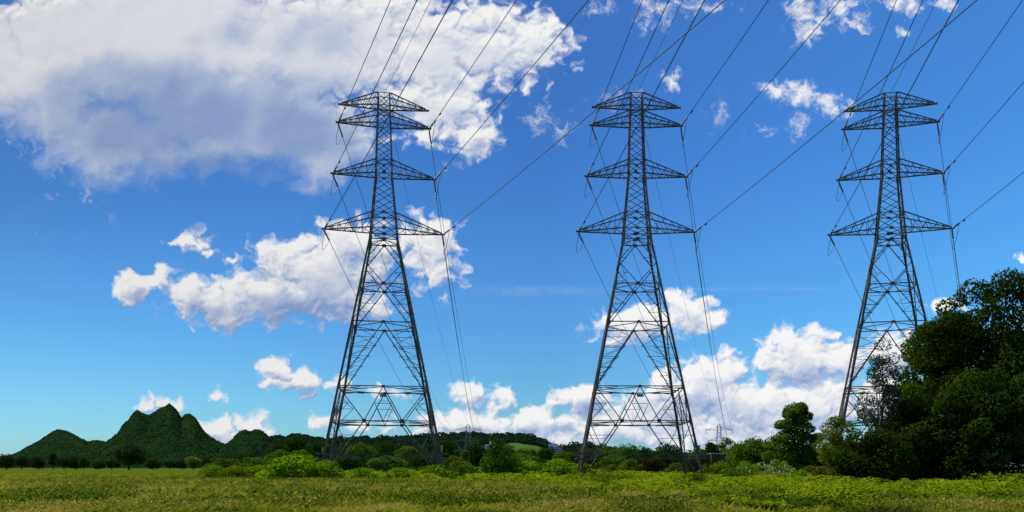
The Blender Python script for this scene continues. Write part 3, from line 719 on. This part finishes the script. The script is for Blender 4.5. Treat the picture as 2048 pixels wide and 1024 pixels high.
def pylon_meshes():
    out = []
    for k, (sx, sy) in enumerate(((-1, -1), (1, -1), (1, 1), (-1, 1))):
        m = MB(); zs = [-.3, 7.75, 12.2, 20.66, 25.8, 31.85, 40.5, 51.5]; ws = [.31, .30, .29, .27, .25, .23, .20, .18]
        for q in range(len(zs) - 1):
            a, b = zs[q], zs[q+1]; ha, hb = wz(max(a, 0)) / 2, wz(b) / 2
            m.angle((sx*ha, sy*ha, a), (sx*hb, sy*hb, b), ws[q], .05, (-sx, 0, 0), (0, -sy, 0))
            if q: # splice plate, set proud of the leg
                m.angle((sx*(ha+.012), sy*(ha+.012), a-.45), (sx*(wz(a+.45)/2+.012), sy*(wz(a+.45)/2+.012), a+.45), ws[q]+.06, .062, (-sx, 0, 0), (0, -sy, 0))
        for q in range(60):      # step bolts up one leg edge
            if k == 1:
                z = 4.5 + q * .75; h = wz(z) / 2; m.quadprism((sx*h, sy*h, z), (sx*(h+.18), sy*h, z), .03)
        out.append(('leg', m, 'steel'))
    for sx, sy in ((-1, -1), (1, -1), (1, 1), (-1, 1)):
        m = MB(); m.quadprism((sx*8, sy*8, -.4), (sx*7.95, sy*7.95, .38), 1.1, .7, up=(0, 1, 0)); out.append(('footing', m, 'grey'))
    for k in range(4):
        m = MB()
        nrm = [(0, -1, 0), (1, 0, 0), (0, 1, 0), (-1, 0, 0)][k]
        for (u0, z0, u1, z1, w) in FB:
            a, b = face_pt(k, u0, z0), face_pt(k, u1, z1); off = -Vector(nrm) * (.06 + .035 * (u0 > u1))
            m.quadprism(a + off, b + off, w * .80)
        for (u, z, s) in ((0, 7.75, .01), (0, 12.2, .3), (.36, 7.75, .42), (-.36, 7.75, .42), (0, 20.66, .35), (0, 25.8, .45), (0, 31.85, .45), (0, 33.4, .4), (0, 35.5, .35), (0, 32.6, .4), (0, 41.7, .36), (0, 40.75, .3)):
            if s < .1: continue
            p = face_pt(k, u, z) - Vector(nrm) * .03; ex = Vector(nrm).cross(Vector((0, 0, 1)))
            m.quadprism(p - ex * s * .62, p + ex * s * .62, s, up=(0, 0, 1), h=s) if False else m.quadprism(p - Vector((0, 0, s/2)), p + Vector((0, 0, s/2)), s*1.15 if abs(ex.x) > .5 else .025, up=(0, 1, 0), h=.025 if abs(ex.x) > .5 else s*1.15)
        out.append(('bracing', m, 'steel'))
    for z in (7.75, 12.2, 20.66, 25.8, 31.85, 35.5, 42.6, 49.1):
        m = MB()
        P = [face_pt(k, 0, z) for k in range(4)]; z_ = Vector((0, 0, -.12))
        for q in range(4): m.quadprism(P[q] + z_, P[(q+1) % 4] + z_, .09 if z < 30 else .06)
        if z < 13:
            h = wz(z) / 2
            for q, (sx, sy) in enumerate(((1, -1), (1, 1), (-1, 1), (-1, -1))):
                m.quadprism(Vector((sx*h, sy*h, z-.2)), (P[q] + P[(q+1) % 4]) / 2 + z_, .09)
                for t in (.5,): m.quadprism((P[q]*(1-t) + Vector((sx*h, sy*h, z))*t) + z_, (P[(q+1) % 4]*(1-t) + Vector((sx*h, sy*h, z))*t) + z_, .07)
        out.append(('diaphragm', m, 'steel'))
    for lv in range(4):
        for s in (-1, 1): out.append(('crossarm', arm_mb(lv, s), 'steel'))
    m = MB()       # anti-climbing guard: outriggers at each leg with barbed strands round the tower
    for (z, e) in ((3.55, .75), (2.95, .6)):
        h = wz(z) / 2
        c = [(-h-e, -h-e), (h+e, -h-e), (h+e, h+e), (-h-e, h+e)]
        for q in range(4):
            a, b = c[q], c[(q+1) % 4]; m.quadprism((*a, z), (*b, z), .03)
            for o in (.16, .32): m.quadprism((a[0]*.985, a[1]*.985, z+o*.6), (b[0]*.985, b[1]*.985, z+o*.6), .014)
        for sx, sy in ((-1, -1), (1, -1), (1, 1), (-1, 1)):
            m.quadprism((sx*h, sy*h, z-.05), (sx*(h+e+.15), sy*(h+e+.15), z+.12), .09)
            m.quadprism((sx*(h-1.6), sy*h, z-.1), (sx*(h+e+.2), sy*(h+.05), z-.1), .08)
            for t in range(12): m.quadprism((sx*(h-t*.55), sy*(h+e), z-.07), (sx*(h-t*.55), sy*(h+e), z+.2), .02)
    out.append(('climbing_guard', m, 'steel'))
    m = MB()
    p = face_pt(0, 0, 11.0); m.box(p + Vector((0, -.08, -.05)), (.85, .04, .34)); out.append(('number_plate', m, 'plate'))
    for (k, u, z) in ((1, -.93, 4.2), (3, .80, 3.9)):
        m = MB(); p = face_pt(k, u, z); m.box(p + Vector((.0, -.35, 0)), (.48, .03, .85)); out.append(('warning_sign', m, 'yellow'))
    return out
PM = pylon_meshes()
CY = 120.0
PYL = [(768, 11.0, 'left', -504), (1272.5, 1.0, 'middle', 0), (1780, -13.0, 'right', 508)]
FAR_Y = 450.0
FAR_ARMS = [(20.2, 6.9), (14.9, 5.6), (10.0, 6.6)]
FAR_TOP = 23.3
NEAR_T = {('L', 2): 1285, ('L', 1): 1338, ('L', 0): 1409, ('R', 2): 1537, ('R', 1): 1681, ('R', 0): 1954}
NAMES = {0: 'lowest', 1: 'middle', 2: 'upper'}
first = None
for pi, (px, yaw, which, off) in enumerate(PYL):
    root = empty('pylon', (P2(px, CY), CY, 0), math.radians(yaw))
    desc = ['left one of the three tall lattice pylons, clear of trees, behind the big bright bush',
            'middle one of the three tall lattice pylons, brown bushes between its legs',
            'right one of the three tall lattice pylons, lower half hidden by dark trees'][pi]
    tag(root, desc, 'pylon', 'tall lattice steel pylons across the field')
    if first is None:
        first = []
        for (nm, m, mt) in PM: first.append(m.build(nm, M[mt], root))
    else:
        for o in first:
            c = o.copy(); COL.objects.link(c); c.parent = root
    Rm = Matrix.Translation(root.location) @ Matrix.Rotation(math.radians(yaw), 4, 'Z'); Ri = Rm.inverted()
    vp = 400 + 504 * pi if pi < 2 else 1410
    a = (vp - X0) / F
    near = Vector((-a, -1, 0)).normalized()
    fx = P2(936 + 504 * pi if pi < 2 else 1946, FAR_Y)
    def disc_string(p, q, name='insulator'):
        m = MB(); d = (q - p); n = 11; L = d.length; pts = []; rs = []
        pts.append(p); rs.append(.035)
        for i in range(n):
            for (t, r) in ((.15, .04), (.35, .115), (.55, .11), (.75, .04)):
                pts.append(p + d * ((i + t) / n)); rs.append(r)
        pts.append(q); rs.append(.035)
        m.tube([Ri @ x for x in pts], rs, 8); o = m.build(name, M['glass'], root, True); return o
    for lv in (2, 1, 0):
        for sd, sgn in (('L', -1), ('R', 1)):
            tz, bz, tpz, half = ARMS[lv]
            tip = Rm @ Vector((sgn * (half - .12), 0, tz - .02))
            xt = NEAR_T[(sd, lv)] + off; r = (xt - X0) / F
            s2 = (tip.x - r * tip.y) / (a - r); Y2 = tip.y - s2; Z2 = CAMZ + HY / F * Y2
            q2 = .00022; m1 = (Z2 - tip.z) / s2 - q2 * s2
            wl = lambda s: Vector((tip.x - a * s, tip.y - s, tip.z + m1 * s + q2 * s * s))
            ie = wl(3.4); disc_string(tip, ie)
            sidew = 'left' if sd == 'L' else 'right'
            m = MB(); m.tube([wl(3.4 + (255 - 3.4) * (i / 40) ** 1.3) for i in range(41)], .038, 5)
            o = m.build('power_cable', M['wire'])
            tag(o, 'cable sweeping forward overhead from the %s tip of the %s arm, %s pylon' % (sidew, NAMES[lv], which), 'cable', 'cables running forward over the viewer')
            m = MB(); c0 = wl(5.6); m.tube([c0 - Vector((0, 0, .12)) + near * .3, c0 - Vector((0, 0, .14)) - near * .3], [.09, .09], 6)
            dm = m.build('vibration_damper', M['wire'], o)
            # away span
            fa = FAR_ARMS[2 - lv]; ft = Vector((fx + sgn * (fa[1] - .3), FAR_Y, fa[0] - .2)); D = ft - tip; Ln = D.length; sag = 7.0
            fl = lambda t: tip + D * t - Vector((0, 0, 4 * sag * t * (1 - t)))
            t3 = 3.6 / Ln; je = fl(t3); disc_string(tip - Vector((0, 0, .1)), je)
            m = MB(); m.tube([fl(t3 + (1 - t3) * i / 40) for i in range(41)], .036, 5)
            o = m.build('power_cable', M['wire'])
            tag(o, 'cable falling away backwards from the %s tip of the %s arm, %s pylon' % (sidew, NAMES[lv], which), 'cable', 'cables running back to the distant pylons')
            # jumper loop under the tip
            m = MB(); mid = tip + Vector((sgn * .25, 0, -2.5))
            pts = []
            for i in range(13):
                t = i / 12; p = ie.lerp(je, t); p = p + (mid - ie.lerp(je, .5)) * (4 * t * (1 - t)) ** .7; pts.append(Ri @ p)
            m.tube(pts, .03, 5); m.build('jumper_cable', M['wire'], root, True)
    top = Rm @ Vector((0, 0, 51.55)); xt = 1366 + off; r = (xt - X0) / F
    s2 = (top.x - r * top.y) / (a - r); Y2 = top.y - s2; Z2 = CAMZ + HY / F * Y2; m1 = (Z2 - top.z) / s2 - .0002 * s2
    m = MB(); m.tube([Vector((top.x - a * s, top.y - s, top.z + m1 * s + .0002 * s * s)) for s in [255 * (i / 40) ** 1.3 for i in range(41)]], .024, 5)
    tag(m.build('earth_wire', M['wire']), 'thin earth wire rising forward from the very top of the %s pylon' % which, 'cable')
    ft = Vector((fx, FAR_Y, FAR_TOP)); D = ft - top
    m = MB(); m.tube([top + D * (i/40) - Vector((0, 0, 20 * (i/40) * (1 - i/40))) for i in range(41)], .024, 5)
    tag(m.build('earth_wire', M['wire']), 'thin earth wire dropping back from the top of the %s pylon towards the distance' % which, 'cable')

def far_pylon(px, label):
    root = empty('distant_pylon', (P2(px, FAR_Y), FAR_Y, 0)); tag(root, label, 'pylon', 'small pale pylons in the distance')
    def w(z): return 1.7 + max(0, 20.2 - z) * .10 + max(0, 9 - z) * .12
    m = MB()
    for sx, sy in ((-1, -1), (1, -1), (1, 1), (-1, 1)):
        zs = [0, 9, 15, 20.2, 22.2]
        for a_, b_ in zip(zs, zs[1:]): m.quadprism((sx*w(a_)/2, sy*w(a_)/2, a_), (sx*w(b_)/2, sy*w(b_)/2, b_), .16)
        m.quadprism((sx*.85, sy*.85, 22.2), (0, 0, FAR_TOP), .13)
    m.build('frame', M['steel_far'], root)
    m = MB(); z = 0
    while z < 22:
        z2 = min(z + w(z) * .95, 22.2)
        for k in range(4):
            f = lambda u, zz: Vector([(u*w(zz)/2, -w(zz)/2, zz), (w(zz)/2, u*w(zz)/2, zz), (-u*w(zz)/2, w(zz)/2, zz), (-w(zz)/2, -u*w(zz)/2, zz)][k])
            m.quadprism(f(-1, z), f(1, z2), .07); m.quadprism(f(1, z), f(-1, z2), .07)
        z = z2
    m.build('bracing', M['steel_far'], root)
    for (z, L) in FAR_ARMS:
        for s in (-1, 1):
            m = MB(); h = w(z) / 2; tip = Vector((s*L, 0, z))
            for y in (-1, 1): m.quadprism((s*h, y*h, z), tip, .15); m.quadprism((s*h, y*h, z+1.4), tip, .14)
            for q in range(5):
                t = q / 5; t2 = (q+1) / 5; b0 = Vector((s*h, -h, z)).lerp(tip, t2); t0 = Vector((s*h, -h, z+1.4)).lerp(tip, t); m.quadprism(b0, t0, .09)
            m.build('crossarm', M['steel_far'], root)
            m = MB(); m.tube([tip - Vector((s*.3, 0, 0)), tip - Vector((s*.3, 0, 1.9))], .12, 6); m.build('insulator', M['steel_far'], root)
far_pylon(936, 'small pale distant pylon right of the left pylon, standing over the dark wood')
far_pylon(1438, 'small pale distant pylon right of the middle pylon, beside the pointed dark tree')

# ------------------------------------------------------------------ distant buildings
def bldg(root, c, size, mat, name='wall'):
    m = MB(); m.box(c, size); return m.build(name, M[mat], root)
def windows(root, x0, x1, nz, zs, y, wx, wzz):
    for z in zs:
        for i in range(nz):
            m = MB(); m.box((x0 + (x1 - x0) * (i + .5) / nz, y, z), (wx, .3, wzz)); m.build('window', M['pane'], root)
Yb = 700.0
r = empty('domed_building', (P2(978, Yb), Yb, 0)); tag(r, 'small red and white building with a round white dome above the wood', 'building')
zb = CAMZ + (HY - 899) / F * Yb
bldg(r, (0, 0, zb + 1.3), (5.2, 6, 3.4 + 2.0), 'white'); bldg(r, (-4.3, 1, zb + 1.8), (3.0, 6, 2.6), 'brick', 'side_wing'); bldg(r, (0, -3.2, zb - .2), (5.3, .5, 1.0), 'brick', 'brick_base')
m = MB(); m.tube([(2.6, 0, zb + 3.9), (2.6, 0, zb + 4.9), (2.6, 0, zb + 5.8), (2.6, 0, zb + 6.5), (2.6, 0, zb + 6.9), (2.6, 0, zb + 7.05)], [2.1, 2.15, 1.9, 1.35, .7, .1], 16); m.build('dome', M['white'], r, True)
windows(r, -2.2, 2.2, 3, [zb + 2.2], -3.05, .8, 1.0)
m = MB(); m.box((0, 0, zb / 2 - 1), (9, 6, zb)); m.build('lower_storey', M['grey'], r)
Yb = 900.0
r = empty('block_of_flats', (P2(1110, Yb), Yb, 0)); tag(r, 'grey multi-storey block of flats with rooftop mast in the gap between two hills', 'building')
zb = CAMZ + (HY - 907) / F * Yb
bldg(r, (0, 0, (zb + 5) / 2 + 1), (13.5, 10, zb + 5), 'grey'); bldg(r, (-1.6, 0, zb + 8), (9, 8, 3.4), 'white', 'penthouse')
for q in range(4): bldg(r, (0, -5.15, zb - 1.2 + q * 2.1), (13.9, .6, .5), 'white', 'balcony')
windows(r, -6.4, 6.4, 7, [zb - .1 + q * 2.1 for q in range(3)], -5.1, 1.1, 1.1)
m = MB(); m.quadprism((-1, 0, zb + 9.6), (-1, 0, zb + 13.2), .3); m.quadprism((-2, 0, zb + 12), (0, 0, zb + 12), .3); m.build('roof_mast', M['grey'], r)
Yb = 260.0
r = empty('farm_shed', (P2(1404, Yb), Yb, 0)); tag(r, 'low shed with pale flat roof just right of the middle pylon', 'shed')
bldg(r, (0, 0, 2.6), (2.4, 4, 5.2), 'bark'); bldg(r, (0, 0, 4.95 + .6), (3.2, 4.6, .35), 'shed', 'roof')
r = empty('open_barn', (P2(1437, 280), 280, 0)); tag(r, 'dark open-fronted barn under the right distant pylon', 'barn')
m = MB(); m.box((0, 0, 6.0), (5.4, 3, .28)); m.build('roof', M['shed'], r)
for x in (-2.5, 2.5): m = MB(); m.quadprism((x, -1.3, 0), (x, -1.3, 5.85), .16); m.build('post', M['shed'], r)
m = MB(); m.box((0, 1.2, 2.9), (5.2, .2, 5.6)); m.build('back_wall', M['bark'], r)

# ------------------------------------------------------------------ grass, bracken, flowers
def fernline(X, Y):
    """bracken covers the right of the field; its near edge runs in and out"""
    px = X / Y * F + X0
    near = np.interp(px, [600, 700, 1000, 1150, 1300, 1500, 1700, 2100], [400, 108, 86, 58, 44, 37, 33, 30])
    return Y > near + (vnoise(X * .15, Y * .10, 8) - .5) * 26 + (vnoise(X * .6, Y * .4, 9) - .5) * 10
def grass():
    rng = np.random.default_rng(9)
    n = 620000
    u = rng.uniform(0, 1, n); Y = 24 + 160 * u ** 2.1
    px = rng.uniform(-60, 2110, n); X = P2(px, Y)
    X2 = X + rng.normal(0, .12, n)
    k = ~fernline(X, Y) | (rng.uniform(0, 1, n) < .25)
    X, Y, X2 = X[k], Y[k], X2[k]; n = len(X)
    dens = vnoise(X * .5, Y * .5, 4)
    clump = fbm(X * .9, Y * .7, 77, 3); clump = np.clip((clump - .42) * 4, 0, 1)
    h = (.20 + .36 * rng.uniform(0, 1, n) * (0.4 + dens) + .38 * clump * rng.uniform(.4, 1, n)) * np.where(Y > 90, .85, 1); h = np.where(Y < 40, np.minimum(h, .40 + .22 * rng.uniform(0, 1, n) + .012 * np.maximum(Y - 24, 0)), h)
    wd = (.0035 + .00033 * Y) * rng.uniform(.6, 1.3, n)
    lean = rng.normal(.18, .42, n); leany = rng.normal(0, .3, n)
    th = rng.normal(0, .9, n); dx = np.cos(th) * wd; dy = np.sin(th) * wd
    z = np.zeros(n) - .08
    b1 = np.stack([X - dx, Y - dy, z], 1); b2 = np.stack([X + dx, Y + dy, z], 1)
    mx = np.stack([X + dx*.7 + lean*h*.4, Y + dy*.7 + leany*h*.4, h*.62], 1)
    tp = np.stack([X + lean*h*1.25, Y + leany*h*1.2, h], 1)
    V = np.stack([b1, b2, mx, tp], 1).reshape(-1, 3)
    tone = np.clip(rng.beta(1.1, 1.7, n) * 1.0 + .15 * (h > .6), 0, 1)
    me = npmesh('grass', V, np.arange(n * 4), 4, attr=tone)
    tag(link('grass', me, M['grass']), 'tall wild meadow grass going to seed across the front of the field', 'grass', kind='stuff')
    # seed heads
    n = 80000; u = rng.uniform(0, 1, n); Y = 30 + 75 * u ** 1.7; px = rng.uniform(-60, 2110, n); X = P2(px, Y)
    k = (~fernline(X, Y)) & (vnoise(X * .22, Y * .16, 12) > .36); X, Y = X[k], Y[k]; n = len(X)
    h = rng.uniform(.45, .78, n); C = np.stack([X, Y, h], 1)
    me = leaves(C, np.array([0, -1., .2]), .12, rng, tone=np.clip(rng.normal(.65, .4, n), 0, 1.2), aspect=.32, name='seed_heads', jitter=.6)
    tag(link('seed_heads', me, M['grass']), 'brownish feathery seed heads scattered over the tops of the meadow grass', 'seed heads', kind='stuff')
grass()
def bracken():
    rng = np.random.default_rng(12); n = 30000
    u = rng.uniform(0, 1, n); Y = 32 + 150 * u ** 1.6; px = rng.uniform(640, 2110, n); X = P2(px, Y)
    k = fernline(X, Y); X, Y = X[k], Y[k]; n = len(X)
    mound = fbm(X * .30, Y * .22, 21, 4); mound = np.clip((mound - .36) * 3.2, 0, 1.2)
    zt = .25 + 1.05 * mound + .35 * np.clip((X / Y * F + X0 - 1400) / 300, 0, 1) * np.clip((Y - 52) / 30, 0, 1) * mound
    K = 9; sc = (.75 + Y * .006)
    ang = rng.uniform(0, 6.28, n)
    C = []; Nn = []; T = []; Sz = []
    tone0 = np.clip(mound * .45 + rng.normal(.25, .2, n), 0, 1)
    for j in range(K):      # leaflets along an arching frond
        t = (j + .5) / K; rr = .62 * t * sc
        side = (rng.uniform(0, 1, n) - .5) * .34 * (1.1 - t) * sc
        x = X + np.cos(ang) * rr - np.sin(ang) * side; y = Y + np.sin(ang) * rr + np.cos(ang) * side
        z = zt * (.55 + .75 * t - .55 * t * t) + rng.normal(0, .04, n)
        C.append(np.stack([x, y, z], 1)); T.append(np.clip(tone0 + rng.normal(0, .12, n), 0, 1)); Sz.append((.26 - .12 * t) * sc * rng.uniform(.7, 1.3, n))
    C = np.concatenate(C); T = np.concatenate(T); Sz = np.concatenate(Sz)
    me = leaves(C, np.array([0, -.25, 1.]), Sz, rng, tone=T, aspect=.42, name='bracken', jitter=.45)
    tag(link('bracken', me, M['fern']), 'yellow-green bracken and nettles spreading over the right half of the field', 'bracken', kind='stuff')
bracken()
def weeds():
    rng = np.random.default_rng(14); n = 16000
    Y = 33 + 90 * rng.uniform(0, 1, n) ** 1.6; px = rng.uniform(0, 2110, n); X = P2(px, Y)
    k = vnoise(X * .3, Y * .2, 31) > .55; X, Y = X[k], Y[k]; n = len(X); C = []
    for j in range(7): C.append(np.stack([X + rng.normal(0, .22, n), Y + rng.normal(0, .22, n), rng.uniform(.15, .80, n)], 1))
    me = leaves(np.concatenate(C), np.array([0, -.3, .8]), .17, rng, aspect=.5, name='weeds')
    tag(link('weeds', me, M['weed']), 'dark leafy weeds growing in patches among the meadow grass', 'weeds', kind='stuff')
weeds()
def herb(name, label, cat, px, Y, h, n, mat, flower, fsize, seed, spread=.3, fz=(.7, 1.0), petals=26):
    rng = np.random.default_rng(seed); r = empty(name, (P2(px, Y), Y, 0)); tag(r, label, cat)
    m = MB()
    for i in range(6): m.tube([(rng.normal(0, .05), rng.normal(0, .05), 0), (rng.normal(0, spread*.5), rng.normal(0, spread*.5), h*.6), (rng.normal(0, spread), rng.normal(0, spread), h)], [.015, .012, .006], 4)
    m.build('stem', M['weed'], r)
    C = np.stack([rng.normal(0, spread*.7, n), rng.normal(0, spread*.7, n), rng.uniform(.05, .75, n) * h], 1)
    link('foliage', leaves(C, np.array([0, -.3, .7]), .13, rng, aspect=.45), M[mat], r)
    C = np.stack([rng.normal(0, spread, petals), rng.normal(0, spread, petals), rng.uniform(*fz, petals) * h], 1)
    link('flower_heads', leaves(C, np.array([0, -1., .5]), fsize, rng, aspect=.9, name='flower_heads'), M[flower], r)
herb('ragwort', 'clump of yellow flowers at the bottom edge left of the field centre', 'flower', 613, 34.5, .62, 60, 'weed', 'gold', .07, 51, .12)
herb('dock_plant', 'rusty red seeding dock plant among the grass beside the yellow flowers', 'plant', 545, 36, .65, 160, 'rust', 'rust', .10, 52, .30, (.3, 1.0), 160)
def flowered(px, top, wpx, Y, label, seed, nf, mat='bright'):
    o = make_tree('flowering_shrub', 'shrub', mat, wpx / F * Y, wpx / F * Y * .8, CAMZ + (HY - top) / F * Y, .1, 70, .42, 8000, .16, seed, .05, 'bush', 7, part='foliage', stem='stem')
    place(o, px, Y); tag(o, label, 'shrub')
    rng = np.random.default_rng(seed + 1); w = wpx / F * Y; h = CAMZ + (HY - top) / F * Y
    C, N, T, L = crown_points(rng, w * 1.02, w * .8, h * 1.02, .1, 60, .45, nf, 'bush')
    k = C[:, 2] > h * .35; C = C[k]; N = N[k]
    link('blossom', leaves(C, N, .15, rng, aspect=.7, name='blossom'), M['blossom'], o)
flowered(1530, 918, 170, 92, 'shrub speckled with small white flowers right of the middle pylon', 61, 1100, 'bright')
flowered(1590, 945, 130, 74, 'low white-flowered shrub nearest the dark trees', 63, 500, 'bright')
